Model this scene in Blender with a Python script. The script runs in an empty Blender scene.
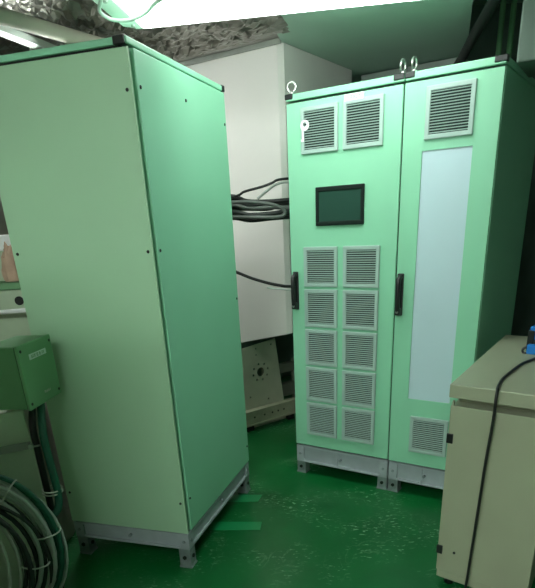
import bpy, bmesh, math, random
from mathutils import Vector, Matrix, noise
random.seed(7)
C = bpy.context.scene.collection
PI = math.pi

# ------------------------------------------------------------------ materials
def lin(c):
    return c / 12.92 if c <= 0.04045 else ((c + 0.055) / 1.055) ** 2.4
def rgb(r, g, b):
    return (lin(r / 255), lin(g / 255), lin(b / 255), 1)

def mat(name, col, rough=0.5, metal=0.0, vary=0.06, scale=6.0, bump=0.0, bscale=120.0, spec=0.5):
    m = bpy.data.materials.new(name); m.use_nodes = True
    nt = m.node_tree; b = nt.nodes['Principled BSDF']
    b.inputs['Roughness'].default_value = rough
    b.inputs['Metallic'].default_value = metal
    b.inputs['Specular IOR Level'].default_value = spec
    tc = nt.nodes.new('ShaderNodeTexCoord')
    n = nt.nodes.new('ShaderNodeTexNoise'); n.inputs['Scale'].default_value = scale; n.inputs['Detail'].default_value = 5
    nt.links.new(tc.outputs['Object'], n.inputs['Vector'])
    r = nt.nodes.new('ShaderNodeValToRGB')
    r.color_ramp.elements[0].position = 0.3; r.color_ramp.elements[1].position = 0.7
    r.color_ramp.elements[0].color = tuple(c * (1 - vary) for c in col[:3]) + (1,)
    r.color_ramp.elements[1].color = tuple(min(1, c * (1 + vary)) for c in col[:3]) + (1,)
    nt.links.new(n.outputs['Fac'], r.inputs['Fac']); nt.links.new(r.outputs['Color'], b.inputs['Base Color'])
    if bump > 0:
        n2 = nt.nodes.new('ShaderNodeTexNoise'); n2.inputs['Scale'].default_value = bscale; n2.inputs['Detail'].default_value = 3
        nt.links.new(tc.outputs['Object'], n2.inputs['Vector'])
        bp = nt.nodes.new('ShaderNodeBump'); bp.inputs['Strength'].default_value = bump; bp.inputs['Distance'].default_value = 0.002
        nt.links.new(n2.outputs['Fac'], bp.inputs['Height']); nt.links.new(bp.outputs['Normal'], b.inputs['Normal'])
    return m

M = {}
M['paint'] = mat('cabinet_green_paint', rgb(140, 203, 170), 0.42, vary=0.02, scale=3, bump=0.12, bscale=260)
M['paint_back'] = mat('rear_cabinet_green_paint', rgb(164, 200, 168), 0.42, vary=0.02, scale=3, bump=0.12, bscale=260)
M['gap'] = mat('dark_gasket', rgb(12, 18, 16), 0.8)
M['grille'] = mat('grille_plastic', rgb(160, 182, 176), 0.45, vary=0.02)
M['filter'] = mat('filter_mat', rgb(36, 54, 50), 0.9)
M['screen'] = mat('screen_glass', rgb(38, 66, 58), 0.12, vary=0.03, scale=2)
M['bezel'] = mat('bezel_black', rgb(8, 24, 20), 0.6, spec=0.25)
M['window'] = mat('window_panel_grey', rgb(190, 212, 222), 0.3, vary=0.01)
M['blackpl'] = mat('black_plastic', rgb(26, 30, 30), 0.35)
M['steel'] = mat('bright_steel', rgb(190, 195, 190), 0.3, metal=0.9)
M['plinth'] = mat('plinth_grey', rgb(158, 166, 172), 0.5, vary=0.08, scale=14)
M['foot'] = mat('foot_galvanised', rgb(140, 150, 152), 0.45, metal=0.5, vary=0.15, scale=30)
M['screw'] = mat('screw_dark', rgb(40, 48, 44), 0.4, metal=0.6)
M['label'] = mat('label_white', rgb(220, 235, 230), 0.5, vary=0.02)
M['ink'] = mat('label_ink_grey', rgb(120, 140, 138), 0.6)
M['white'] = mat('white_board', rgb(230, 226, 222), 0.6, vary=0.03, scale=2.5)
M['whitep'] = mat('white_plastic', rgb(235, 238, 238), 0.4, vary=0.01)
M['steelbar'] = mat('edge_bar', rgb(150, 152, 145), 0.5, vary=0.1)
M['ceil'] = mat('ceiling_green_paint', rgb(185, 214, 198), 0.55, vary=0.06, scale=1.5)
M['darkwall'] = mat('dark_wall_paint', rgb(108, 130, 120), 0.7, vary=0.2, scale=3)
M['leftwall'] = mat('brown_grey_wall', rgb(150, 145, 132), 0.7, vary=0.1, scale=4)
M['desk'] = mat('desk_beige_paint', rgb(150, 153, 131), 0.5, vary=0.03, scale=5, bump=0.1)
M['black'] = mat('cable_black', rgb(20, 22, 22), 0.45)
M['greycable'] = mat('cable_grey', rgb(178, 186, 180), 0.5, vary=0.1)
M['midcable'] = mat('cable_mid_grey', rgb(98, 104, 100), 0.5, vary=0.1)
M['dkgreycable'] = mat('cable_dark_grey', rgb(46, 52, 50), 0.5, vary=0.1)
M['greencable'] = mat('cable_green', rgb(24, 92, 72), 0.45)
M['blue'] = mat('tool_blue', rgb(40, 122, 205), 0.3)
M['jbox'] = mat('junction_green_paint', rgb(112, 168, 120), 0.45, vary=0.05)
M['machine'] = mat('machine_grey_green', rgb(178, 194, 168), 0.55, vary=0.06)
M['housing'] = mat('housing_grey_green', rgb(208, 222, 198), 0.55, vary=0.06)
M['drum'] = mat('drum_brown_grey', rgb(184, 180, 168), 0.6, vary=0.08)
M['greytop'] = mat('tray_green', rgb(105, 150, 108), 0.6, vary=0.1)
M['pink'] = mat('pinkish_cloth', rgb(190, 160, 140), 0.9, vary=0.15, scale=12)
M['pipe'] = mat('pipe_lagging_grey', rgb(175, 170, 155), 0.7, vary=0.08)
M['beam'] = mat('skid_beige', rgb(165, 165, 140), 0.6, vary=0.15, scale=12)
M['plate'] = mat('plate_grey', rgb(190, 190, 170), 0.55, vary=0.06, scale=8)
M['bracket'] = mat('bracket_dull_grey', rgb(110, 114, 102), 0.6, vary=0.1)
M['strip_green'] = mat('floor_strip_green', rgb(24, 132, 78), 0.35, vary=0.05)
M['hang'] = mat('hanging_box_grey_green', rgb(92, 110, 100), 0.55, vary=0.06)
M['lampgreen'] = mat('lamp_housing', rgb(234, 238, 234), 0.4, vary=0.03)
M['tie'] = mat('cable_tie_white', rgb(205, 210, 200), 0.4)
M['duct'] = mat('duct_pale_grey', rgb(170, 180, 175), 0.6)

def foil_mat():
    m = bpy.data.materials.new('silver_foil'); m.use_nodes = True
    nt = m.node_tree; b = nt.nodes['Principled BSDF']
    b.inputs['Metallic'].default_value = 0.95; b.inputs['Roughness'].default_value = 0.36
    tc = nt.nodes.new('ShaderNodeTexCoord'); n = nt.nodes.new('ShaderNodeTexNoise'); n.inputs['Scale'].default_value = 9; n.inputs['Detail'].default_value = 6
    r = nt.nodes.new('ShaderNodeValToRGB'); r.color_ramp.elements[0].color = rgb(92, 88, 80); r.color_ramp.elements[1].color = rgb(168, 166, 158)
    nt.links.new(tc.outputs['Object'], n.inputs['Vector']); nt.links.new(n.outputs['Fac'], r.inputs['Fac']); nt.links.new(r.outputs['Color'], b.inputs['Base Color'])
    return m
M['foil'] = foil_mat()

def floor_mat():
    m = bpy.data.materials.new('green_deck_paint'); m.use_nodes = True
    nt = m.node_tree; L = nt.links; N = nt.nodes; b = N['Principled BSDF']
    tc = N.new('ShaderNodeTexCoord')
    def noi(scale, detail, dist=0.0, sx=(1, 1, 1)):
        mp = N.new('ShaderNodeMapping'); mp.inputs['Scale'].default_value = sx; mp.inputs['Rotation'].default_value = (0, 0, 0.6)
        n = N.new('ShaderNodeTexNoise'); n.inputs['Scale'].default_value = scale; n.inputs['Detail'].default_value = detail; n.inputs['Distortion'].default_value = dist
        L.new(tc.outputs['Object'], mp.inputs['Vector']); L.new(mp.outputs['Vector'], n.inputs['Vector']); return n
    def ramp(src, p0, p1, c0, c1):
        r = N.new('ShaderNodeValToRGB'); r.color_ramp.elements[0].position = p0; r.color_ramp.elements[1].position = p1
        r.color_ramp.elements[0].color = c0; r.color_ramp.elements[1].color = c1; L.new(src, r.inputs['Fac']); return r
    base = ramp(noi(2.2, 4).outputs['Fac'], 0.3, 0.7, rgb(6, 84, 38), rgb(12, 102, 48))
    # pale scuffs: thin ridges broken up by a patch mask, plus small chips
    w1 = noi(5.5, 6, 0.8); rid = N.new('ShaderNodeMath'); rid.operation = 'SUBTRACT'; rid.inputs[1].default_value = 0.5; L.new(w1.outputs['Fac'], rid.inputs[0])
    ab = N.new('ShaderNodeMath'); ab.operation = 'ABSOLUTE'; L.new(rid.outputs[0], ab.inputs[0])
    line = ramp(ab.outputs[0], 0.002, 0.014, (1, 1, 1, 1), (0, 0, 0, 1))
    mask = ramp(noi(2.6, 3).outputs['Fac'], 0.47, 0.66, (0, 0, 0, 1), (1, 1, 1, 1))
    chips = ramp(noi(30, 4, 0, (1, 2.4, 1)).outputs['Fac'], 0.60, 0.66, (0, 0, 0, 1), (1, 1, 1, 1))
    mu = N.new('ShaderNodeMath'); mu.operation = 'MULTIPLY'; L.new(line.outputs['Color'], mu.inputs[0]); L.new(mask.outputs['Color'], mu.inputs[1])
    mu2 = N.new('ShaderNodeMath'); mu2.operation = 'MULTIPLY'; L.new(chips.outputs['Color'], mu2.inputs[0]); L.new(mask.outputs['Color'], mu2.inputs[1])
    mx = N.new('ShaderNodeMath'); mx.operation = 'MAXIMUM'; L.new(mu.outputs[0], mx.inputs[0]); L.new(mu2.outputs[0], mx.inputs[1])
    lw = N.new('ShaderNodeMath'); lw.operation = 'MULTIPLY'; lw.inputs[1].default_value = 0.3; L.new(mu.outputs[0], lw.inputs[0]); L.new(lw.outputs[0], mx.inputs[0])
    sc = N.new('ShaderNodeMath'); sc.operation = 'MULTIPLY'; sc.inputs[1].default_value = 0.8; L.new(mx.outputs[0], sc.inputs[0])
    mix = N.new('ShaderNodeMix'); mix.data_type = 'RGBA'; L.new(sc.outputs[0], mix.inputs[0]); L.new(base.outputs['Color'], mix.inputs[6]); mix.inputs[7].default_value = rgb(165, 200, 172)
    L.new(mix.outputs[2], b.inputs['Base Color'])
    rr = ramp(noi(7, 5).outputs['Fac'], 0.35, 0.7, (0.28, 0.28, 0.28, 1), (0.36, 0.36, 0.36, 1)); L.new(rr.outputs['Color'], b.inputs['Roughness'])
    nb = noi(18, 5); bp = N.new('ShaderNodeBump'); bp.inputs['Strength'].default_value = 0.05; bp.inputs['Distance'].default_value = 0.01
    L.new(nb.outputs['Fac'], bp.inputs['Height']); L.new(bp.outputs['Normal'], b.inputs['Normal'])
    return m
M['floor'] = floor_mat()

def glow_mat(strength, name='lit_diffuser'):
    m = bpy.data.materials.new(name); m.use_nodes = True
    nt = m.node_tree; b = nt.nodes['Principled BSDF']
    b.inputs['Base Color'].default_value = (0.85, 0.9, 0.87, 1)
    b.inputs['Emission Color'].default_value = (0.93, 1.0, 0.95, 1)
    b.inputs['Emission Strength'].default_value = strength
    return m
M['glow'] = glow_mat(5.6)
M['lens'] = glow_mat(17.0, 'lit_side_lens')
M['glow_added_room'] = glow_mat(27.0, 'lit_diffuser_added_room')
M['glow_added_aisle'] = glow_mat(24.0, 'lit_diffuser_added_aisle')

# ------------------------------------------------------------------ geometry helpers
def frame(loc, rz):
    return Matrix.Translation(Vector(loc)) @ Matrix.Rotation(rz, 4, 'Z')

def box(bm, x0, x1, y0, y1, z0, z1, bev=0.0, mi=0, T=None):
    t = bmesh.new()
    bmesh.ops.create_cube(t, size=1)
    for v in t.verts:
        v.co = Vector(((x0 + x1) / 2 + v.co.x * (x1 - x0), (y0 + y1) / 2 + v.co.y * (y1 - y0), (z0 + z1) / 2 + v.co.z * (z1 - z0)))
    if bev:
        bmesh.ops.bevel(t, geom=t.edges[:], offset=bev, segments=2, profile=0.5, affect='EDGES')
    merge(bm, t, mi, T)

def merge(bm, t, mi=0, T=None, smooth=False):
    if T is not None: t.transform(T)
    for f in t.faces:
        f.material_index = mi
        if smooth: f.smooth = True
    me = bpy.data.meshes.new('tmp'); t.to_mesh(me); t.free(); bm.from_mesh(me); bpy.data.meshes.remove(me)

def cyl(bm, p0, p1, r, r2=None, seg=20, mi=0, caps=True):
    p0 = Vector(p0); p1 = Vector(p1); d = p1 - p0
    t = bmesh.new()
    bmesh.ops.create_cone(t, cap_ends=caps, segments=seg, radius1=r, radius2=r if r2 is None else r2, depth=d.length)
    q = d.to_track_quat('Z', 'Y').to_matrix().to_4x4()
    for f in t.faces:
        if len(f.verts) == 4: f.smooth = True
    T = Matrix.Translation((p0 + p1) / 2) @ q
    t.transform(T)
    for f in t.faces: f.material_index = mi
    me = bpy.data.meshes.new('tmp'); t.to_mesh(me); t.free(); bm.from_mesh(me); bpy.data.meshes.remove(me)

def spline(pts, n=10):
    P = [Vector(p) for p in pts]
    P = [P[0] * 2 - P[1]] + P + [P[-1] * 2 - P[-2]]
    out = []
    for i in range(1, len(P) - 2):
        a, b, c, d = P[i - 1:i + 3]
        for k in range(n):
            t = k / n
            out.append(0.5 * ((2 * b) + (c - a) * t + (2 * a - 5 * b + 4 * c - d) * t * t + (3 * b - a - 3 * c + d) * t ** 3))
    out.append(P[-2]); return out

def tube(bm, pts, r, seg=10, n=8, closed=False, mi=0, raw=False):
    P = [Vector(p) for p in pts] if raw else spline(pts, n)
    rings = []; m = len(P)
    up = Vector((0.13, 0.21, 0.97)).normalized(); nrm = None
    for i in range(m):
        if closed: t = P[(i + 1) % m] - P[i - 1]
        else: t = P[min(i + 1, m - 1)] - P[max(i - 1, 0)]
        t.normalize()
        if nrm is None:
            nrm = t.cross(up)
            if nrm.length < 1e-3: nrm = t.cross(Vector((1, 0, 0)))
        nrm = (nrm - t * nrm.dot(t)).normalized(); bi = t.cross(nrm)
        rings.append([bm.verts.new(P[i] + (nrm * math.cos(2 * PI * k / seg) + bi * math.sin(2 * PI * k / seg)) * r) for k in range(seg)])
    for i in range(m if closed else m - 1):
        A = rings[i]; B = rings[(i + 1) % m]
        for k in range(seg):
            f = bm.faces.new((A[k], A[(k + 1) % seg], B[(k + 1) % seg], B[k])); f.smooth = True; f.material_index = mi
    if not closed:
        for R in (rings[0][::-1], rings[-1]):
            f = bm.faces.new(R); f.material_index = mi

def torus(bm, c, R, r, ax1, ax2, seg=28, mi=0):
    c = Vector(c); a = Vector(ax1).normalized(); b = Vector(ax2).normalized()
    tube(bm, [c + a * R * math.cos(2 * PI * k / seg) + b * R * math.sin(2 * PI * k / seg) for k in range(seg)], r, seg=8, closed=True, mi=mi, raw=True)

def prism(bm, outline, ext, holes=(), mi=0, bev=0):
    """outline in 3-D (planar), extruded along ext; optional hole loops"""
    t = bmesh.new(); edges = []
    for loop in [outline] + list(holes):
        vs = [t.verts.new(Vector(p)) for p in loop]
        for i in range(len(vs)): edges.append(t.edges.new((vs[i], vs[(i + 1) % len(vs)])))
    if holes: bmesh.ops.triangle_fill(t, edges=edges, use_beauty=True, use_dissolve=False)
    else: t.faces.new(t.verts[:])
    g = bmesh.ops.extrude_face_region(t, geom=t.faces[:])
    bmesh.ops.translate(t, vec=Vector(ext), verts=[v for v in g['geom'] if isinstance(v, bmesh.types.BMVert)])
    bmesh.ops.recalc_face_normals(t, faces=t.faces[:])
    if bev: bmesh.ops.bevel(t, geom=t.edges[:], offset=bev, segments=2, profile=0.5, affect='EDGES')
    merge(bm, t, mi)

def obj(name, bm, mats, parent=None):
    bmesh.ops.recalc_face_normals(bm, faces=bm.faces[:])
    me = bpy.data.meshes.new(name); bm.to_mesh(me); bm.free()
    for m in (mats if isinstance(mats, (list, tuple)) else [mats]): me.materials.append(m)
    o = bpy.data.objects.new(name, me); C.objects.link(o)
    if parent is not None: o.parent = parent
    return o
def thing(name, label, cat, loc=(0, 0, 0), rz=0, group=None):
    o = bpy.data.objects.new(name, None); C.objects.link(o); o.location = loc; o.rotation_euler = (0, 0, rz)
    o.empty_display_size = 0.1
    o['label'] = label; o['category'] = cat
    if group: o['group'] = group
    return o
def tag(o, label, cat, group=None, kind=None):
    o['label'] = label; o['category'] = cat
    if group: o['group'] = group
    if kind: o['kind'] = kind
    return o
def struct(name, bm, m):
    o = obj(name, bm, m); o['kind'] = 'structure'; return o
NB = bmesh.new

# ------------------------------------------------------------------ setting
bm = NB(); box(bm, -2.2, 2.6, -2.6, 5.9, -0.1, 0.0); struct('floor', bm, M['floor'])
bm = NB(); box(bm, -2.3, -2.2, -2.6, 5.9, -0.1, 3.2); struct('wall_left', bm, M['leftwall'])
bm = NB(); box(bm, 2.6, 2.7, -2.6, 5.9, -0.1, 3.2); struct('wall_right', bm, M['darkwall'])
bm = NB(); box(bm, -2.3, 2.7, 5.9, 6.0, -0.1, 3.2); struct('wall_back', bm, M['darkwall'])
bm = NB(); box(bm, -2.3, 2.7, -2.7, -2.6, -0.1, 3.2); struct('wall_front', bm, M['leftwall'])
# ceiling: low green plates with an open raised bay at the far right
bm = NB()
prism(bm, [(0.10, -2.6, 2.5), (0.70, -2.6, 2.5), (0.98, 2.95, 2.5), (1.171, 3.551, 2.5), (1.537, 4.709, 2.5), (1.91, 5.9, 2.5), (0.42, 5.9, 2.5), (0.22, 4.09, 2.5), (0.10, 3.5, 2.5)], (0, 0, 0.08))
prism(bm, [(-2.2, -2.6, 2.62), (0.10, -2.6, 2.62), (0.10, 3.5, 2.62), (0.42, 5.9, 2.62), (-2.2, 5.9, 2.62)], (0, 0, 0.06))
prism(bm, [(0.6, -2.6, 3.1), (2.6, -2.6, 3.1), (2.6, 5.9, 3.1), (0.6, 5.9, 3.1)], (0, 0, 0.1))
struct('ceiling', bm, M['ceil'])

wB = Vector((0.82904, -0.55918, 0)); nB = Vector((0.55918, 0.82904, 0)); angB = -0.5934
# white boxed-in column behind the gap, with a slanting lower edge
def on_col(s, o, z): return Vector((0.22, 4.09, 0)) + wB * s + nB * o + Vector((0, 0, z))
bm = NB()
def col_prism(bm, plan, zb, zt):
    vb = [bm.verts.new(on_col(s, o, zb(s))) for s, o in plan]; vt = [bm.verts.new(on_col(s, o, zt)) for s, o in plan]
    bm.faces.new(vb[::-1]); bm.faces.new(vt); k = len(plan)
    for i in range(k): bm.faces.new((vb[i], vb[(i + 1) % k], vt[(i + 1) % k], vt[i]))
zbot = lambda s: 0.783 + 0.21 * min(s, 0.03)
col_prism(bm, [(-0.512, 0), (-0.03, 0), (0.0, 0.028), (0.0, 0.99), (-0.512, 0.99)], zbot, 2.498)
col_prism(bm, [(-1.30, 0.035), (-0.514, 0.035), (-0.514, 0.6), (-1.30, 0.6)], zbot, 2.498)
struct('column', bm, M['white'])
bm = NB(); p0 = on_col(-1.3, -0.012, 2.485); p1 = on_col(0.01, -0.012, 2.485)
d = (p1 - p0); T = frame(p0, angB); box(bm, 0, d.length, -0.02, 0.0, 0, 0.03, 0.002, T=T); struct('trim_1', bm, M['steelbar'])
# second pale box beyond the cabinets
bm = NB(); T = frame((0.865, 5.05, 0), angB); box(bm, 0, 0.75, 0, 0.35, 1.9, 2.49, 0.004, T=T); struct('trim_2', bm, M['duct'])

# crinkled foil blanket under the left ceiling
def foil():
    bm = NB(); nx, ny = 125, 140; V = []; q = random.Random(4)
    for j in range(ny + 1):
        row = []
        for i in range(nx + 1):
            ji = q.uniform(-.42, .42) if 0 < i < nx else 0; jj = q.uniform(-.42, .42) if 0 < j < ny else 0
            s = (i + ji) / nx; t = (j + jj) / ny
            yb = 0.6 + t * 3.9
            xr = 0.10 + max(0.0, yb - 3.5) * 0.2
            x = -2.15 + s * (xr + 2.15)
            ymax = 4.05 + (0.22 - x) * 0.6745
            y = 0.6 + t * (ymax - 0.6)
            h = 0.0
            for sc, am in ((1.6, 0.030), (4.5, 0.022), (11.0, 0.014)):
                h += am * (1 - 2 * abs(noise.noise(Vector((x * sc, y * sc * 1.3, sc)))))
            h += q.uniform(-0.005, 0.005)
            e = min(1.0, (1 - t) * 12, (1 - s) * 10 + 0.25)
            row.append(bm.verts.new((x, y, 2.51 - h * e)))
        V.append(row)
    for j in range(ny):
        for i in range(nx):
            a, b, c, d = V[j][i], V[j][i + 1], V[j + 1][i + 1], V[j + 1][i]
            if q.random() < .5: bm.faces.new((a, b, c)); bm.faces.new((a, c, d))
            else: bm.faces.new((a, b, d)); bm.faces.new((b, c, d))
    o = obj('ceiling_foil_blanket', bm, M['foil'])
    tag(o, 'crinkled silver foil insulation blanket under the ceiling above the left cabinet', 'foil insulation')
foil()

# ------------------------------------------------------------------ grille
def grille_mesh(w, h, nsl):
    bm = NB(); f = 0.020
    box(bm, 0, w, -0.012, 0.0, 0, f, 0.003); box(bm, 0, w, -0.012, 0.0, h - f, h, 0.003)
    box(bm, 0, f, -0.012, 0.0, f * 0.8, h - f * 0.8, 0.003); box(bm, w - f, w, -0.012, 0.0, f * 0.8, h - f * 0.8, 0.003)
    box(bm, f * 0.7, w - f * 0.7, -0.0025, -0.0005, f * 0.7, h - f * 0.7, mi=1)
    pitch = (h - 2 * f) / nsl
    for k in range(nsl):
        z = f + (k + 0.5) * pitch
        R = Matrix.Translation((0, -0.0075, z)) @ Matrix.Rotation(math.radians(25), 4, 'X')
        box(bm, f * 0.9, w - f * 0.9, -0.0034, 0.0034, -0.0013, 0.0013, T=R)
    return bm
g_proto = None
def add_grille(parent, s, z, w=0.211, h=0.211):
    """vent_grille as a child of the door; local x = width, y = depth"""
    global g_proto
    if g_proto is None:
        g_proto = obj('vent_grille', grille_mesh(0.211, 0.211, 15), [M['grille'], M['filter']], parent); o = g_proto
    else:
        o = g_proto.copy(); C.objects.link(o); o.parent = parent
    o.location = (s, 0.0, z); o.scale = (w / 0.211, 1, h / 0.211)
    return o

def add_handle(door, s, z0, z1):
    bm = NB(); h = z1 - z0; zc = (z0 + z1) / 2
    # swing handle: backplate, arched grip, lock barrel
    box(bm, s - 0.017, s + 0.017, -0.012, 0.0, z0, z1, 0.005)
    pts = [(s, -0.012, z0 + 0.02), (s, -0.034, z0 + 0.032), (s, -0.04, zc), (s, -0.036, z1 - 0.035), (s, -0.014, z1 - 0.015)]
    tube(bm, pts, 0.0125, seg=12, n=8)
    box(bm, s - 0.014, s + 0.014, -0.04, -0.010, z0 + 0.004, z0 + 0.04, 0.005)
    h_ = obj('handle', bm, M['blackpl'], door)
    bm = NB(); cyl(bm, (s, -0.041, z0 + 0.022), (s, -0.0435, z0 + 0.022), 0.008, mi=0); obj_lock = obj('lock', bm, M['steel'], door)
    h_['label'] = 'black swing handle'; obj_lock['label'] = 'bright round lock barrel'

def add_eye(parent, x, y, z, turn):
    bm = NB()
    cyl(bm, (x, y, z), (x, y, z + 0.012), 0.014, 0.011)
    a = Vector((math.cos(turn), math.sin(turn), 0))
    torus(bm, (x, y, z + 0.032), 0.022, 0.0058, a, (0, 0, 1))
    o = obj('lifting_eye', bm, M['steel'], parent); o['label'] = 'bright steel lifting eye'; return o

def add_foot(parent, x, y, ztop, name='foot'):
    bm = NB()
    box(bm, x - 0.03, x + 0.03, y - 0.03, y - 0.022, 0.008, ztop, 0.002); box(bm, x - 0.03, x + 0.03, y + 0.022, y + 0.03, 0.008, ztop, 0.002)
    box(bm, x - 0.03, x - 0.024, y - 0.026, y + 0.026, 0.008, ztop); box(bm, x + 0.024, x + 0.03, y - 0.026, y + 0.026, 0.008, ztop)
    box(bm, x - 0.034, x + 0.034, y - 0.034, y + 0.034, 0.0, 0.01, 0.002)
    cyl(bm, (x, y - 0.03, ztop * 0.55), (x, y - 0.036, ztop * 0.55), 0.011, seg=6, mi=1)
    cyl(bm, (x - 0.03, y, ztop * 0.55), (x - 0.036, y, ztop * 0.55), 0.011, seg=6, mi=1)
    return obj(name, bm, [M['foot'], M['screw']], parent)

def add_plinth(parent, W, D, z0, z1, mids=()):
    bm = NB(); lip = 0.012
    ins = 0.004
    # channel section: flanges top and bottom, recessed web
    for za, zb_, i in ((z0, z0 + lip, 0), (z1 - lip, z1, 0), (z0 + lip * 0.8, z1 - lip * 0.8, 0.012)):
        box(bm, ins + i, W - ins - i, ins + i, D - ins - i, za, zb_, 0.0015)
    for x in (0.03, W - 0.03):      # corner blocks
        for y in (0.03, D - 0.03):
            box(bm, x - 0.026, x + 0.026, y - 0.026, y + 0.026, z0 + 0.004, z1 - 0.004, 0.002)
    for m in mids: box(bm, m - 0.006, m + 0.006, 0.006, 0.03, z0 + 0.006, z1 - 0.006, 0.001)
    zc = (z0 + z1) / 2
    for x in (0.03, W * 0.5, W - 0.03): cyl(bm, (x, 0.018, zc), (x, -0.001, zc), 0.008, seg=12, mi=1)
    for y in (0.03, D * 0.5, D - 0.03):
        cyl(bm, (0.018, y, zc), (-0.001, y, zc), 0.008, seg=12, mi=1); cyl(bm, (W - 0.018, y, zc), (W + 0.001, y, zc), 0.008, seg=12, mi=1)
    o = obj('plinth', bm, [M['plinth'], M['foot']], parent); o['label'] = 'grey channel plinth'; return o

def strokes(name, parent, x, y, z, n, cw, ch, m, T=None, seed=1):
    """illegible small characters as short strokes on a label plate (local x right, z up, facing -y)"""
    r = random.Random(seed); bm = NB()
    for k in range(n):
        x0 = x + k * cw * 1.35
        for _ in range(3):
            zz = z + r.choice([0, .3, .55, .8]) * ch
            box(bm, x0, x0 + cw * r.uniform(.6, 1), y - 0.0006, y, zz, zz + ch * 0.16, T=T)
        for xx in r.sample([0, .42, .84], 2):
            box(bm, x0 + xx * cw, x0 + xx * cw + cw * 0.16, y - 0.0006, y, z, z + ch, T=T)
    return obj(name, bm, m, parent)

# ------------------------------------------------------------------ the two cabinets in a row (local: x width, y depth, z up)
Bo = Vector((0.1961, 3.3956, 0)); DB = 0.90; PT, PB = 0.197, 0.082; H = 2.112
def cabinet_in_row(x_off, W, label):
    t = thing('electrical_cabinet', label, 'electrical cabinet', Bo + wB * x_off, angB)
    bm = NB()
    box(bm, 0.002, W - 0.002, 0.024, DB, PT, H - 0.034, 0.003)
    obj('body', bm, M['paint'], t)
    bm = NB(); box(bm, 0.006, W - 0.006, 0.012, 0.024, PT + 0.004, H - 0.036, mi=0); obj('gasket', bm, M['gap'], t)
    bm = NB(); box(bm, 0.001, W - 0.001, 0.0, DB, H - 0.030, H, 0.004); obj('top_cover', bm, M['paint'], t)
    add_plinth(t, W, DB, PB, PT - 0.001, (W * 0.46,))
    for x in (0.032, W - 0.036):
        for y in (0.04, DB - 0.04): add_foot(t, x, y, PB)
    return t
def corner_cap(t, x0, x1):
    bm = NB(); box(bm, x0, x1, -0.004, 0.03, H - 0.022, H + 0.002, 0.004); o = obj('corner_cap', bm, M['blackpl'], t); o['label'] = 'black corner cap'
W1, W2 = 0.634, 0.437
c1 = cabinet_in_row(0, W1 - 0.001, 'tall pale green cabinet with twelve vent grilles and a dark square display')
bm = NB(); box(bm, 0.003, W1 - 0.005, 0.0, 0.016, PT + 0.010, H - 0.040, 0.004)
door = obj('door', bm, M['paint'], c1)
add_grille(door, 0.090, 1.838, 0.211, 0.207); add_grille(door, 0.328, 1.838, 0.211, 0.209)
for k in range(5):
    add_grille(door, 0.092, 1.182 - k * 0.2235, 0.207, 0.210); add_grille(door, 0.334, 1.182 - k * 0.2235, 0.208, 0.210)
add_handle(door, 0.036, 1.055, 1.262)
bm = NB(); box(bm, 0.337, 0.437, -0.0135, 0.0, 2.040, 2.068, 0.0006)
lp2 = obj('label_plate', bm, M['label'], door); lp2['label'] = 'white name strip over the vent grille'
s_ = strokes('lettering', door, 0.354, -0.0136, 2.047, 5, 0.0105, 0.014, M['ink'], seed=3)
# display: bezel with a screen inside
bm = NB(); 
for (x0, x1, z0, z1) in ((0.172, 0.449, 1.495, 1.516), (0.172, 0.449, 1.659, 1.681), (0.172, 0.190, 1.512, 1.664), (0.431, 0.449, 1.512, 1.664)):
    box(bm, x0, x1, -0.014, 0.0, z0, z1, 0.004)
box(bm, 0.180, 0.441, -0.006, 0.0, 1.503, 1.673)
dp = obj('display', bm, M['bezel'], c1); dp['label'] = 'black framed touch display'
bm = NB(); box(bm, 0.190, 0.431, -0.0085, -0.0062, 1.515, 1.660); sc = obj('screen', bm, M['screen'], dp); sc['label'] = 'dark blank screen'
corner_cap(c1, -0.004, 0.042); corner_cap(c1, W1 - 0.055, W1 - 0.003)
add_eye(c1, 0.022, 0.028, H + 0.003, 0.25); add_eye(c1, W1 - 0.022, 0.028, H + 0.003, 1.45)

c2 = cabinet_in_row(W1 + 0.001, W2, 'narrow pale green cabinet with a tall blank white panel in its door')
bm = NB(); hw = (0.098, 0.329, 0.595, 1.795)
prism(bm, [(0.003, 0, PT + 0.010), (W2 - 0.004, 0, PT + 0.010), (W2 - 0.004, 0, H - 0.040), (0.003, 0, H - 0.040)], (0, 0.016, 0),
      holes=[[(hw[0], 0, hw[2]), (hw[1], 0, hw[2]), (hw[1], 0, hw[3]), (hw[0], 0, hw[3])]])
door2 = obj('door', bm, M['paint'], c2)
bm = NB(); box(bm, hw[0] + 0.0005, hw[1] - 0.0005, 0.005, 0.014, hw[2] + 0.0005, hw[3] - 0.0005)
wp = obj('window_panel', bm, M['window'], door2); wp['label'] = 'tall pale grey white panel'
add_grille(door2, 0.106, 1.838, 0.218, 0.208); add_grille(door2, 0.122, 0.287, 0.212, 0.214)
add_handle(door2, 0.026, 1.045, 1.255)
corner_cap(c2, -0.001, 0.045); corner_cap(c2, W2 - 0.05, W2 + 0.004)
add_eye(c2, 0.030, 0.028, H + 0.003, 1.45)

# white key tag hanging on the first grille
bm = NB()
kx, kz = 0.119, 1.966
ring = [(kx + 0.025 * math.cos(a), -0.019, kz + 0.024 * math.sin(a)) for a in [2 * PI * k / 24 for k in range(24)]]
hole = [(kx + 0.011 * math.cos(a), -0.019, kz + 0.003 + 0.010 * math.sin(a)) for a in [2 * PI * k / 16 for k in range(16)]]
prism(bm, ring, (0, 0.004, 0), holes=[hole])
box(bm, kx - 0.017, kx - 0.006, -0.019, -0.015, kz - 0.066, kz - 0.014, 0.001); box(bm, kx - 0.024, kx - 0.006, -0.019, -0.015, kz - 0.072, kz - 0.060, 0.001)
bm.transform(frame(Bo, angB))
k = obj('door_key', bm, M['whitep']); tag(k, 'small white key hanging on the upper left vent grille', 'key')

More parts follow.
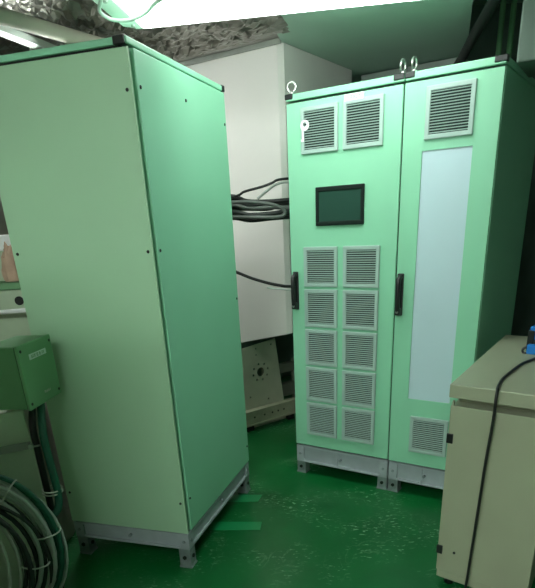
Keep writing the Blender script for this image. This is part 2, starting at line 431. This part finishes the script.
# ------------------------------------------------------------------ left free-standing cabinet (seen from its back corner); local x = right-hand face, y = left-hand face
Ao = Vector((-0.3923, 2.3061, 0)); angA = 1.2523; AX, AY = 0.910, 0.647; PA, QA, HA = 0.192, 0.105, 2.122
t = thing('electrical_cabinet', 'tall pale green cabinet with plain screwed panels standing alone on the left', 'electrical cabinet', Ao, angA)
bm = NB(); box(bm, 0.012, AX - 0.004, 0.034, AY - 0.004, PA, HA - 0.022, 0.002); obj('body', bm, M['gap'], t)
bm = NB(); box(bm, 0.0, 0.010, 0.0, AY - 0.002, PA + 0.006, HA - 0.031, 0.002); rp = obj('rear_panel', bm, M['paint_back'], t)
bm = NB()
for (x, y) in ((AX - 0.02, 0.004), (0.005, AY - 0.02), (AX - 0.02, AY - 0.02)): box(bm, x, x + 0.015, y, y + 0.014, PA, HA - 0.022, 0.002)
obj('frame_post', bm, M['paint'], t)
bm = NB(); box(bm, 0.042, AX - 0.002, 0.0, 0.033, PA + 0.006, HA - 0.026, 0.003); sp = obj('side_panel', bm, M['paint'], t)
bm = NB(); box(bm, 0.0, AX, 0.0, AY, HA - 0.022, HA, 0.004); obj('top_cover', bm, M['paint'], t)
bm = NB(); box(bm, -0.003, 0.03, 0.006, 0.052, HA - 0.023, HA + 0.003, 0.004); o = obj('corner_cap', bm, M['blackpl'], t); o['label'] = 'black corner cap'
bm = NB(); box(bm, AX - 0.03, AX + 0.003, -0.003, 0.02, HA - 0.023, HA + 0.003, 0.004); o = obj('corner_cap', bm, M['blackpl'], t); o['label'] = 'black corner cap'
def screw_row(parent, pts, n):
    for p in pts:
        bm = NB(); p = Vector(p); cyl(bm, p, p + Vector(n) * 0.0035, 0.0065, 0.005, seg=12); obj('screw', bm, M['screw'], parent)
screw_row(sp, [(0.062, 0, z) for z in (1.985, 1.45, 0.36)] + [(0.447, 0, 2.0), (0.885, 0, 1.965), (0.885, 0, 1.16), (0.885, 0, 0.3)], (0, -1, 0))
screw_row(rp, [(0, 0.02, z) for z in (1.97, 1.45, 0.36)] + [(0, AY - 0.025, z) for z in (1.94, 1.46, 0.36)], (-1, 0, 0))
add_plinth(t, AX, AY, QA, PA - 0.001, ())
for x in (0.036, AX - 0.036):
    for y in (0.036, AY - 0.036): add_foot(t, x, y, QA)

# ------------------------------------------------------------------ ceiling lamps
def lamp(loc, rz, L, W, label, hang, glow='glow', lens=False, hood=False):
    t = thing('fluorescent_lamp', label, 'ceiling lamp', loc, rz)
    c = 0.05
    out = [(0.0, -W, 0), (L, -W, 0), (L, 0, 0), (c, 0, 0), (0.0, -0.045, 0)]
    bm = NB(); prism(bm, [(0.012, -W / 2 - 0.06, 0.085), (L - 0.01, -W / 2 - 0.06, 0.085), (L - 0.01, -W / 2 + 0.06, 0.085), (0.012, -W / 2 + 0.06, 0.085)], (0, 0, 0.03)); obj('housing', bm, M['lampgreen'], t)
    bm = NB()
    # rim frame around the diffuser
    box(bm, 0.04, L, -0.012, 0.0, 0, 0.012, 0.003); box(bm, 0.0, L, -W, -W + 0.012, 0, 0.012, 0.003)
    obj('rim', bm, M['lampgreen'], t)
    bm = NB(); prism(bm, [(0.0, -W + 0.012, 0.002), (0.075, -W + 0.012, 0.002), (0.075, -0.006, 0.002), (c, 0, 0.002), (0.0, -0.045, 0.002)], (0, 0, 0.083), bev=0.002)
    obj('end_cap', bm, M['lampgreen'], t)
    bm = NB(); box(bm, L - 0.05, L, -W + 0.012, -0.012, 0.002, 0.085, 0.002); obj('end_cap', bm, M['lampgreen'], t)
    bm = NB(); box(bm, 0.077, L - 0.052, -W + 0.014, -0.013, -0.006, 0.0845, 0.008); o = obj('diffuser', bm, M[glow], t); o['label'] = 'glowing white diffuser'
    if lens:
        bm = NB(); box(bm, 0.08, L - 0.055, -0.0125, -0.001, 0.014, 0.085, 0.002); o = obj('side_lens', bm, M['lens'], t); o['label'] = 'bright side lens'
    if hood:
        bm = NB(); box(bm, 0.0, L, -W - 0.01, 0.01, 0.0855, 0.10, 0.002); obj('hood', bm, M['lampgreen'], t)
    for y in (-0.05, -W + 0.05):
        bm = NB(); cyl(bm, (0.045, y, 0.004), (0.045, y, -0.006), 0.008, seg=12); obj('clip_screw', bm, M['steel'], t)
    for x in (0.25, L - 0.25):
        bm = NB(); cyl(bm, (x, -W / 2, 0.115), (x, -W / 2, hang - loc[2]), 0.006, seg=10); obj('hanger_rod', bm, M['steel'], t)
    return t
lamp((-0.495, 2.958, 2.30), math.radians(-8.6), 1.42, 0.40, 'long lit fluorescent ceiling lamp in front of the green ceiling', 2.5, 'glow', True)
lamp((-1.75, -0.15, 2.45), math.radians(-8.6), 1.42, 0.34, 'added unseen fluorescent lamp just behind the viewer', 2.62, 'glow_added_room')  # added out of view to light the cabinet fronts
lamp((-1.60, -1.25, 2.45), math.radians(-8.6), 1.42, 0.34, 'added unseen fluorescent lamp farther behind the viewer', 2.62, 'glow_added_room')  # second unseen lamp added for the same frontal light
lamp((-1.30, 3.98, 2.20), angB, 0.75, 0.24, 'added short lamp hidden behind the left cabinet to light the white column', 2.62, 'glow_added_aisle', False, True)  # added out of sight to brighten the white column
t = thing('added_shade_rack', 'tall grey green blocker added unseen left of the viewer to shade the left cabinet', 'added light blocker', (-1.27, 0.58, 0))  # unseen box shaped as a rack, added to shade the left cabinet's lower part
bm = NB(); box(bm, -0.55, 0.52, 0.02, 0.55, 0.06, 1.76, 0.006); obj('body', bm, M['machine'], t)
bm = NB(); box(bm, -0.53, 0.53, 0.04, 0.53, 0.0, 0.061); obj('base', bm, M['gap'], t)
for x in (-0.54, 0.005):
    bm = NB(); box(bm, x, x + 0.52, 0.0, 0.02, 0.08, 1.74, 0.004); d_ = obj('door', bm, M['machine'], t)
    bm = NB(); box(bm, x + 0.46, x + 0.485, -0.03, 0.0, 0.85, 1.05, 0.006); obj('handle', bm, M['blackpl'], d_)

bm = NB(); tube(bm, [(-0.1, 2.36, 2.275), (-0.29, 2.52, 2.27), (-0.367, 2.645, 2.268), (-0.438, 2.71, 2.268), (-0.505, 2.70, 2.27), (-0.53, 2.62, 2.275), (-0.50, 2.52, 2.285), (-0.47, 2.42, 2.34), (-0.45, 2.36, 2.45)], 0.0065, seg=10)
tag(obj('lamp_cord', bm, M['greycable']), 'pale grey looped cord hanging at the left end of the lit lamp', 'cord')

# ------------------------------------------------------------------ upper left pipes
bm = NB(); tube(bm, [(-1.65, 2.06, 2.39), (-1.048, 3.06, 2.40), (-0.79, 3.48, 2.40), (-0.45, 4.03, 2.41)], 0.032, seg=16)
tag(obj('ceiling_pipe', bm, M['pipe']), 'thick grey lagged pipe under the foil above the left cabinet', 'pipe')
bm = NB(); T = frame((-1.233, 2.90, 2.385), math.radians(72.5)); box(bm, 0, 1.3, -0.03, 0.03, 0, 0.035, 0.004, T=T)
tag(obj('cable_conduit', bm, M['lampgreen']), 'thin pale square conduit beside the thick pipe at upper left', 'conduit')

# ------------------------------------------------------------------ beige pedestal cabinet at right
Do = Vector((0.721, 2.084, 0)); fa = math.radians(-40.0); da = math.radians(56.5)
F = Vector((math.cos(fa), math.sin(fa), 0)); Dd = Vector((math.cos(da), math.sin(da), 0))
def dk(s, d, z): return Do + F * s + Dd * d + Vector((0, 0, z))
def dbox(bm, s0, s1, d0, d1, z0, z1, bev=0.003, mi=0):
    prism(bm, [dk(s0, d0, z0), dk(s1, d0, z0), dk(s1, d1, z0), dk(s0, d1, z0)], (0, 0, z1 - z0), bev=bev, mi=mi)
t = thing('pedestal_cabinet', 'low beige metal cabinet with thick top at lower right', 'cabinet', (0, 0, 0))
bm = NB(); dbox(bm, 0, 0.42, 0, 1.03, 0.876, 0.930, 0.004); obj('top', bm, M['desk'], t)
bm = NB(); dbox(bm, 0.012, 0.395, 0.024, 1.01, 0.045, 0.842, 0.002); dbox(bm, 0.024, 0.385, 0.075, 1.0, 0.840, 0.8758, 0.001)
dbox(bm, 0.014, 0.022, 0.004, 0.024, 0.05, 0.862, 0.001); obj('body', bm, M['desk'], t)
bm = NB(); dbox(bm, 0.010, 0.395, 0.002, 0.022, 0.085, 0.846, 0.003)
dr = obj('door', bm, M['desk'], t)
for z in (0.172, 0.69):
    bm = NB(); dbox(bm, 0.006, 0.032, -0.005, 0.004, z, z + 0.040, 0.002); h_ = obj('hinge', bm, M['blackpl'], dr); h_['label'] = 'small black hinge'
bm = NB(); p = dk(0.084, 0.002, 0.194); cyl(bm, p, p + Vector((-0.643, -0.766, 0)) * 0.003, 0.006, seg=12); obj('keyhole', bm, M['blackpl'], dr)
bm = NB(); dbox(bm, 0.022, 0.39, 0.006, 0.022, 0.047, 0.083, 0.002); obj('kick_panel', bm, M['desk'], t)
for (s, d) in ((0.06, 0.06), (0.36, 0.06), (0.06, 0.97), (0.36, 0.97)):
    bm = NB(); p = dk(s, d, 0); cyl(bm, p, p + Vector((0, 0, 0.045)), 0.022, 0.016, seg=16); obj('foot', bm, M['blackpl'], t)

# blue clamp tool lying on the top
def tl(x, y, z): return Vector((1.212, 2.502, 0.931)) + F * x + Vector((-F.y, F.x, 0)) * y + Vector((0, 0, z))
t = thing('clamp_tool', 'blue and black hand tool lying on the beige cabinet top', 'hand tool', (0, 0, 0))
def flat(bm, pts, z0, z1, bev=0.004): prism(bm, [tl(x, y, z0) for x, y in pts], (0, 0, z1 - z0), bev=bev)
bm = NB(); flat(bm, [(-0.008, -0.016), (0.03, -0.022), (0.16, -0.045), (0.17, -0.01), (0.05, 0.012), (-0.008, 0.012)], 0.0, 0.042)
obj('lower_jaw', bm, M['blue'], t)
bm = NB(); flat(bm, [(-0.018, 0.036), (0.12, 0.02), (0.125, 0.10), (-0.010, 0.10)], 0.055, 0.112)
obj('upper_jaw', bm, M['blue'], t)
bm = NB(); flat(bm, [(-0.024, 0.03), (0.006, 0.026), (0.012, 0.10), (-0.016, 0.105)], 0.0, 0.096); flat(bm, [(0.06, 0.0), (0.16, -0.005), (0.16, 0.05), (0.06, 0.05)], 0.0, 0.03)
obj('grip', bm, M['blackpl'], t)
bm = NB(); torus(bm, tl(-0.014, -0.004, 0.014), 0.013, 0.0055, F, Vector((0.3, 0.4, 0.8)), seg=20); obj('eyelet', bm, M['blackpl'], t)
# black cord across the top, over the edge and down the door
bm = NB(); tube(bm, [(1.36, 2.54, 0.938), (1.185, 2.381, 0.937), (1.10, 2.31, 0.937), (1.037, 2.236, 0.937), (0.932, 2.10, 0.937), (0.868, 1.990, 0.938), (0.852, 1.955, 0.932), (0.846, 1.944, 0.900), (0.846, 1.944, 0.822), (0.840, 1.950, 0.659), (0.835, 1.955, 0.439), (0.829, 1.960, 0.198), (0.826, 1.962, 0.09), (0.80, 1.93, 0.012), (0.70, 1.80, 0.008), (0.72, 1.60, 0.008)], 0.0056, seg=10)
tag(obj('mains_cable', bm, M['black']), 'black cord lying over the beige cabinet top and hanging down its door', 'cord')

# ------------------------------------------------------------------ between the cabinets: cables, plate, rail
def cable(pts, r, m, label, group=None, name='power_cable'):
    bm = NB(); tube(bm, pts, r, seg=10); tag(obj(name, bm, M[m]), label, 'cable', group)
specs = [ # z at left, z at right, y offset, radius, material, label
    (1.668, 1.640, 3.74, 0.013, 'black', 'black cable topmost in the bundle between the green cabinets'),
    (1.648, 1.628, 3.80, 0.011, 'dkgreycable', 'dark grey cable second from the top of the bundle behind the cabinets'),
    (1.632, 1.600, 3.70, 0.012, 'midcable', 'mid grey cable in the middle of the bundle between the cabinets'),
    (1.612, 1.622, 3.83, 0.011, 'dkgreycable', 'dark grey cable crossing upward through the bundle between the cabinets'),
    (1.592, 1.580, 3.67, 0.012, 'dkgreycable', 'dark grey cable low in the bundle between the cabinets'),
    (1.578, 1.560, 3.77, 0.013, 'black', 'black cable second from the bottom of the bundle between the cabinets'),
    (1.560, 1.548, 3.73, 0.012, 'black', 'black cable at the bottom of the bundle between the cabinets'),
    (1.685, 1.610, 3.86, 0.009, 'dkgreycable', 'thin dark grey cable slanting down across the bundle between the cabinets')]
for i, (zl, zr, y, r, m, lab) in enumerate(specs):
    q = random.Random(i); w = lambda a: q.uniform(-a, a)
    cable([(-0.62, y + 0.12, zl + w(.02)), (-0.36, y + 0.05, zl + w(.015)), (-0.13, y, zl), (-0.02, y + w(.006), (zl * .7 + zr * .3) - 0.012 + w(.008)), (0.10, y + w(.006), (zl * .35 + zr * .65) - 0.010 + w(.01)), (0.21, y, zr), (0.40, y + 0.03, zr + w(.01))], r, m, lab, 'cables bundled between the green cabinets')
bm = NB(); tube(bm, [(-0.14, 3.63, 1.640), (-0.02, 3.63, 1.640), (0.10, 3.63, 1.622), (0.165, 3.63, 1.598), (0.185, 3.63, 1.570), (0.15, 3.63, 1.552), (0.02, 3.63, 1.556), (-0.14, 3.63, 1.565)], 0.010, seg=10)
tag(obj('power_cable', bm, M['midcable']), 'mid grey cable looped back in a bend in front of the bundle', 'cable', 'cables bundled between the green cabinets')
cable([(-0.30, 3.70, 1.655), (-0.12, 3.70, 1.672), (-0.075, 3.70, 1.682), (-0.045, 3.70, 1.697), (0.06, 3.70, 1.718), (0.12, 3.70, 1.735), (0.17, 3.72, 1.752), (0.34, 3.80, 1.76)], 0.007, 'black', 'black sheathed cable slanting up above the bundle between the cabinets')
cable([(0.03, 3.85, 1.66), (0.09, 3.85, 1.70), (0.15, 3.87, 1.735), (0.24, 3.88, 1.745), (0.42, 3.88, 1.72)], 0.008, 'greycable', 'light grey cable arching above the bundle beside the right cabinets')
cable([(-0.50, 3.80, 1.36), (-0.25, 3.77, 1.30), (-0.117, 3.75, 1.243), (-0.03, 3.75, 1.205), (0.07, 3.75, 1.172), (0.14, 3.75, 1.155), (0.209, 3.75, 1.145), (0.40, 3.80, 1.14)], 0.0095, 'black', 'single black cable sagging below the bundle between the cabinets')
cable([(0.06, 3.70, 1.15), (0.10, 3.70, 1.142), (0.16, 3.70, 1.135), (0.22, 3.70, 1.125), (0.36, 3.74, 1.12)], 0.005, 'greycable', 'short thin grey wire under the sagging black cable')

E_ = Vector((0.8035, 0.5955, 0)); En = Vector((-0.5955, 0.8035, 0)); angE = math.atan2(E_.y, E_.x)
Eo = Vector((-0.121, 4.193, 0))
def ep(s, o, z): return Eo + E_ * s + En * o + Vector((0, 0, z))
t = thing('floor_rail', 'beige steel rail on the green floor below the grey plate', 'rail', Eo, angE)
bm = NB(); box(bm, -0.3, 1.0, 0.006, 0.014, 0.055, 0.170, 0.002); box(bm, -0.3, 1.0, 0.0, 0.06, 0.158, 0.172, 0.002); box(bm, -0.3, 1.0, 0.0, 0.06, 0.05, 0.064, 0.002)
for x in (0.06, 0.16, 0.24, 0.30, 0.36): cyl(bm, (x, 0.007, 0.115), (x, 0.004, 0.115), 0.008, seg=10, mi=1)
obj('channel', bm, [M['beam'], M['screw']], t)
for x in (-0.2, 0.03, 0.45, 0.9):
    bm = NB(); box(bm, x - 0.03, x + 0.03, 0.02, 0.055, 0.0, 0.051, 0.002); obj('foot', bm, M['gap'], t)
t = thing('mounting_plate', 'grey steel plate with a round hole ringed by small holes standing behind the rail', 'plate', (0, 0, 0))
def circ(s, z, r, n): return [ep(s + r * math.cos(2 * PI * k / n), 0.075, z + r * math.sin(2 * PI * k / n)) for k in range(n)]
holes = [circ(0.195, 0.445, 0.036, 24)] + [circ(0.195 + 0.074 * math.cos(a), 0.445 + 0.066 * math.sin(a), 0.010, 8) for a in [2 * PI * (k + .3) / 8 for k in range(8)]]
holes += [circ(s, z, 0.008, 8) for s, z in ((0.08, 0.26), (0.26, 0.21), (0.16, 0.635), (0.16, 0.585), (0.31, 0.645))]
bm = NB(); prism(bm, [ep(0.02, 0.075, 0.0), ep(0.435, 0.075, 0.0), ep(0.415, 0.075, 0.20), ep(0.352, 0.075, 0.685), ep(0.03, 0.075, 0.655)], En * 0.006, holes=holes)
obj('plate', bm, M['plate'], t)
t2 = NB(); 
for dz, s0, s1, z0, z1 in ((0, 0.30, 0.80, 0.365, 0.44), (0, 0.33, 0.8, 0.16, 0.27)):
    prism(t2, [ep(s0, 0.16, z0), ep(s1, 0.16, z0), ep(s1, 0.16, z1), ep(s0, 0.16, z1)], En * 0.05, bev=0.003)
prism(t2, [ep(0.62, 0.16, 0), ep(0.70, 0.16, 0), ep(0.70, 0.16, 0.46), ep(0.62, 0.16, 0.46)], En * 0.05, bev=0.003)
tag(obj('steel_bracket', t2, M['bracket']), 'grey steel bracket just right of the plate, mostly behind the cabinet', 'bracket')

# ------------------------------------------------------------------ left side: junction box, machine, drum, hoses, coil
Jo = Vector((-0.912, 2.120, 0.905)); angJ = math.atan2(0.25, 0.04)
t = thing('junction_box', 'green junction box with a screwed lid beside the left cabinet', 'junction box', Jo, angJ)
JL, JT, JH = 0.250, 0.15, 0.246   # local x along lid, y towards the back
bm = NB(); box(bm, 0, JL, 0.016, JT, 0, JH, 0.006); obj('body', bm, M['jbox'], t)
bm = NB(); box(bm, -0.003, JL + 0.003, 0.0, 0.014, -0.003, JH + 0.003, 0.004); lid = obj('lid', bm, M['jbox'], t)
bm = NB(); box(bm, 0.002, JL - 0.002, 0.013, 0.017, 0.002, JH - 0.002); obj('gasket', bm, M['gap'], t)
for x in (0.014, JL - 0.014):
    for z in (0.02, JH - 0.02):
        bm = NB(); cyl(bm, (x, 0.0, z), (x, -0.002, z), 0.006, seg=12); obj('screw', bm, M['screw'], lid)
bm = NB(); box(bm, 0.065, 0.195, -0.0016, 0.0, 0.182, 0.204, 0.0006); nl = obj('name_strip', bm, M['label'], lid); nl['label'] = 'pale name strip'
strokes('lettering', lid, 0.080, -0.0017, 0.187, 5, 0.015, 0.012, M['jbox'], seed=8)
strokes('lettering', lid, 0.120, -0.0005, 0.034, 3, 0.013, 0.010, M['tie'], seed=11)
bm = NB(); box(bm, 0.13, 0.2, 0.118, 0.146, -0.0185, 0.0, 0.002); obj('mounting_bracket', bm, M['foot'], t)

t_ang = math.radians(24.2); Mo = Vector((-0.978, 2.20, 0))
t = thing('equipment_housing', 'low grey green metal housing behind the coiled cables at lower left', 'equipment housing', Mo, t_ang)
bm = NB(); box(bm, -0.75, 0, 0.0, 0.27, 0.03, 0.886, 0.006); obj('body', bm, M['housing'], t)
bm = NB(); box(bm, -0.72, -0.03, 0.02, 0.25, 0.0, 0.031); obj('base', bm, M['gap'], t)

bm = NB(); 
prof = [(0.0, 0.0), (0.150, 0.0), (0.162, 0.012), (0.165, 0.03), (0.165, 1.0), (0.158, 1.03), (0.13, 1.05), (0.0, 1.06)]
n = 40; rings = []
for r, z in prof:
    rings.append([bm.verts.new((-1.25 + max(r, 1e-4) * math.cos(2 * PI * k / n), 2.70 + max(r, 1e-4) * math.sin(2 * PI * k / n), z)) for k in range(n)])
for a_, b_ in zip(rings, rings[1:]):
    for k in range(n):
        f = bm.faces.new((a_[k], a_[(k + 1) % n], b_[(k + 1) % n], b_[k])); f.smooth = True
tag(obj('steel_drum', bm, M['drum']), 'brown grey upright cylinder on the floor between left cabinet and low housing', 'cylinder')

t = thing('cable_conduit', 'black hose running down from the green junction box', 'hose', (0, 0, 0))
bm = NB(); tube(bm, [(-0.950, 2.225, 0.895), (-0.945, 2.17, 0.82), (-0.942, 2.16, 0.72), (-0.938, 2.15, 0.58), (-0.935, 2.14, 0.44), (-0.94, 2.13, 0.30), (-0.96, 2.11, 0.08), (-0.99, 2.08, 0.012)], 0.014, seg=12)
obj('hose', bm, M['black'], t)
bm = NB(); torus(bm, (-0.943, 2.162, 0.745), 0.018, 0.004, (1, 0, 0), (0, 1, 0)); 
T = frame((-0.943, 2.162, 0.745), t_ang); box(bm, -0.26, -0.02, 0.005, 0.011, -0.016, 0.016, 0.001, T=T); o = obj('clamp_strip', bm, M['steelbar'], t); o['label'] = 'pale clamp strip'
bm = NB(); cyl(bm, (-0.962, 2.152, 0.745), (-0.957, 2.135, 0.745), 0.011, seg=6); obj('bolt', bm, M['steel'], t)
bm = NB(); tube(bm, [(-0.925, 2.255, 0.895), (-0.910, 2.175, 0.80), (-0.903, 2.155, 0.72), (-0.893, 2.14, 0.62), (-0.888, 2.13, 0.53), (-0.895, 2.11, 0.47), (-0.935, 2.08, 0.435), (-0.985, 2.06, 0.42)], 0.016, seg=12)
gh = obj('ground_cable', bm, M['greencable']); tag(gh, 'green cable bending left under the junction box', 'cable')
bm = NB(); torus(bm, (-0.914, 2.146, 0.535), 0.040, 0.0035, (1, 0, 0), (0, 1, 0)); torus(bm, (-0.914, 2.146, 0.548), 0.040, 0.0035, (1, 0, 0), (0, 1, 0))
tag(obj('cable_tie', bm, M['tie']), 'white cable tie around the black and green hoses', 'cable tie')

def coil(cx, cy, cz, rx, rz, r, turns, m, label, seed, spread, tilt=0.0, ties=()):
    q = random.Random(seed); pts = []; N = 30
    jit = [(q.uniform(-spread, 0.15 * spread), q.uniform(-.045, .045), q.uniform(-.02, .02)) for _ in range(turns + 1)]
    for k in range(turns * N + 1):
        i, f = divmod(k, N); f /= N; j0 = jit[i]; j1 = jit[min(i + 1, turns)]
        f2 = f * f * (3 - 2 * f)
        dr, dy, dx = (j0[c] * (1 - f2) + j1[c] * f2 for c in range(3))
        a = 2 * PI * f - PI / 2
        x = cx + dx + (rx + dr) * math.cos(a); z = cz + (rz + dr * 1.1) * math.sin(a)
        pts.append((x + 0.0, cy + dy + tilt * (x - cx), max(z, r + 0.004)))
    t = thing('cable_coil', label, 'cable coil', (cx, cy, 0), 0, 'cables coiled at lower left')
    bm = NB(); tube(bm, [Vector(p) - Vector((cx, cy, 0)) for p in pts], r, seg=8, raw=True); obj('cable', bm, M[m], t)
    for a in ties:
        bm = NB(); c = Vector(((rx - spread * .45) * math.cos(a), tilt * rx * math.cos(a), cz + (rz - spread * .45) * math.sin(a)))
        rad = Vector((math.cos(a), 0, math.sin(a)))
        n_ = 24
        tube(bm, [c + rad * (spread * .5 + .008) * math.cos(2 * PI * k / n_) + Vector((0, 1, 0)) * 0.045 * math.sin(2 * PI * k / n_) for k in range(n_)], 0.0035, seg=6, closed=True, raw=True)
        o = obj('tie', bm, M['tie'], t); o['label'] = 'white cable tie'
coil(-1.14, 1.93, 0.365, 0.265, 0.36, 0.0095, 9, 'greycable', 'large light grey cable coil leaning on the low housing at lower left', 2, 0.10, 0.30, (0.15, 0.95))
coil(-1.13, 1.90, 0.33, 0.20, 0.31, 0.0095, 6, 'dkgreycable', 'dark grey cable coil inside the light grey coil at lower left', 5, 0.10, 0.30, (-0.1,))
coil(-1.15, 1.97, 0.37, 0.275, 0.365, 0.011, 2, 'greencable', 'dark green cable turns within the grey coils at lower left', 9, 0.03, 0.30)
coil(-1.16, 1.88, 0.36, 0.16, 0.30, 0.007, 3, 'tie', 'thin whitish cable loops in front of the grey coils at lower left', 12, 0.05, 0.30)

# beyond the left cabinet: bench, box, cloth and a thin pipe
t = thing('equipment_bench', 'grey green bench with a green tray top behind the left cabinet', 'bench', (-1.66, 3.05, 0))
bm = NB(); box(bm, -0.5, 0.5, 0.0, 0.5, 0.0, 1.275, 0.005); obj('body', bm, M['machine'], t)
bm = NB(); box(bm, -0.51, 0.51, -0.02, 0.51, 1.276, 1.312, 0.006); obj('tray_top', bm, M['greytop'], t)
bm = NB(); cyl(bm, (0.42, 0.0, 1.22), (0.42, -0.012, 1.22), 0.022, seg=16); obj('knob', bm, M['blackpl'], t)
bm = NB(); box(bm, -1.75, -1.225, 3.12, 3.42, 1.314, 1.46, 0.004, mi=1); box(bm, -1.76, -1.215, 3.11, 3.43, 1.46, 1.535, 0.006)
tag(obj('storage_box', bm, [M['whitep'], M['machine']]), 'box with a white lid on the bench at the left edge', 'box')
bm = NB(); bmesh.ops.create_icosphere(bm, subdivisions=4, radius=1)
for v in bm.verts:
    p = v.co.copy(); k = 1 + 0.25 * noise.noise(p * 2.2) + 0.10 * noise.noise(p * 5)
    top = max(0, p.z)
    v.co = Vector((-1.252 + p.x * 0.050 * k * (1 - 0.45 * top), 3.068 + p.y * 0.034 * k, 1.315 + max(0, (p.z + 0.5)) * 0.115 * k))
for f in bm.faces: f.smooth = True
tag(obj('cloth_bundle', bm, M['pink']), 'small pinkish crumpled cloth on the green tray at left', 'cloth')
bm = NB(); tube(bm, [(-2.1, 2.96, 1.165), (-1.6, 2.96, 1.172), (-1.23, 2.96, 1.180), (-0.98, 2.97, 1.185)], 0.011, seg=12)
for x in (-1.9, -1.15): box(bm, x - 0.012, x + 0.012, 2.955, 3.052, 1.163, 1.193, 0.002)
tag(obj('wall_pipe', bm, M['whitep']), 'thin white pipe along the front of the bench at left', 'pipe')

# ------------------------------------------------------------------ right side
bm = NB(); pc = Vector((1.07, 2.63, 2.05)); T = frame((1.065, 2.66, 2.05), math.radians(-20))
dx_ = Vector((1.25 - 1.065, 2.94 - 2.66, 0))
prism(bm, [(1.062, 2.643, 2.05), (1.241, 2.937, 2.05), (1.60, 2.72, 2.05), (1.42, 2.43, 2.05)], (0, 0, 0.45), bev=0.006)
t = thing('hanging_box', 'grey green box hanging from the ceiling in the upper right corner', 'equipment box', (0, 0, 0))
obj('body', bm, M['hang'], t)
bm = NB(); prism(bm, [(1.05, 2.62, 2.501), (1.25, 2.95, 2.501), (1.62, 2.72, 2.501), (1.42, 2.40, 2.501)], (0, 0, 0.02)); obj('mounting_plate', bm, M['hang'], t)
for px_, py_ in ((1.25, 2.70), (1.42, 2.66)):
    bm = NB(); cyl(bm, (px_, py_, 2.52), (px_, py_, 3.1), 0.012, seg=10); obj('hanger_rod', bm, M['steel'], t)

bm = NB(); tube(bm, [(1.10, 2.95, 2.42), (1.17, 3.25, 2.41), (1.26, 3.75, 2.40), (1.355, 4.28, 2.38), (1.36, 4.6, 2.30), (1.34, 4.8, 2.0)], 0.028, seg=12)
tag(obj('ceiling_cable', bm, M['black']), 'thick black cable running down the ceiling edge at upper right', 'cable')
for i, (x, y, lab) in enumerate(((1.72, 4.6, 'thin dark green vertical pipe nearest the thick black cable at upper right'), (1.80, 4.62, 'thin dark green vertical pipe at upper right, nearer the hanging box'))):
    bm = NB(); cyl(bm, (x, y, 0), (x, y, 3.1), 0.018, seg=14)
    tag(obj('vertical_pipe', bm, M['jbox']), lab, 'pipe', 'vertical pipes at upper right')
# pale cable tray behind the two right cabinets
bm = NB(); T = frame(Bo + nB * 1.10, angB); box(bm, 0.9, 1.75, 0.0, 0.10, 2.325, 2.362, 0.003, T=T); box(bm, 0.9, 1.75, 0.0, 0.006, 2.325, 2.375, 0.002, T=T)
for x in (1.0, 1.6): box(bm, x, x + 0.02, 0.04, 0.06, 2.36, 3.10, T=T)
tag(obj('cable_tray', bm, M['duct']), 'narrow pale grey cable tray behind the tops of the right cabinets', 'cable tray')

# two thin flat strips of brighter green on the floor
for pts, lab in (([(-0.289, 3.107), (-0.04, 3.077), (-0.066, 2.990), (-0.30, 3.010)], 'bright green strip on the floor, the farther one beside the left cabinet'),
                 ([(-0.33, 2.770), (-0.045, 2.739), (-0.057, 2.651), (-0.34, 2.680)], 'bright green strip on the floor, the nearer one beside the left cabinet')):
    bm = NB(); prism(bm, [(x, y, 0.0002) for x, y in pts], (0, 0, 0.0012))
    tag(obj('floor_strip', bm, M['strip_green']), lab, 'floor tape', 'bright green strips on the floor')

# ------------------------------------------------------------------ world, camera, view
w = bpy.data.worlds.new('world'); bpy.context.scene.world = w; w.use_nodes = True
w.node_tree.nodes['Background'].inputs['Color'].default_value = (0.5, 0.6, 0.55, 1); w.node_tree.nodes['Background'].inputs['Strength'].default_value = 0.1
cam = bpy.data.cameras.new('camera'); co = bpy.data.objects.new('camera', cam); C.objects.link(co)
f, pt, ro, hh = 557.5993, -0.4294, -0.0540, 1.5389
fw = Vector((0, math.cos(pt), math.sin(pt))); rt = Vector((1, 0, 0)); up = rt.cross(fw)
X = rt * math.cos(ro) + up * math.sin(ro); Y = up * math.cos(ro) - rt * math.sin(ro)
Mx = Matrix((X, Y, -fw)).transposed().to_4x4(); Mx.translation = Vector((0, 0, hh)); co.matrix_world = Mx
cam.sensor_fit = 'HORIZONTAL'; cam.sensor_width = 36; cam.lens = f / 535 * 36; cam.shift_y = 181.5 / 535
cam.clip_start = 0.02
sc_ = bpy.context.scene; sc_.camera = co
vs = sc_.view_settings; vs.view_transform = 'Standard'; vs.look = 'None'; vs.gamma = 1; vs.use_curve_mapping = False; vs.exposure = 0.45
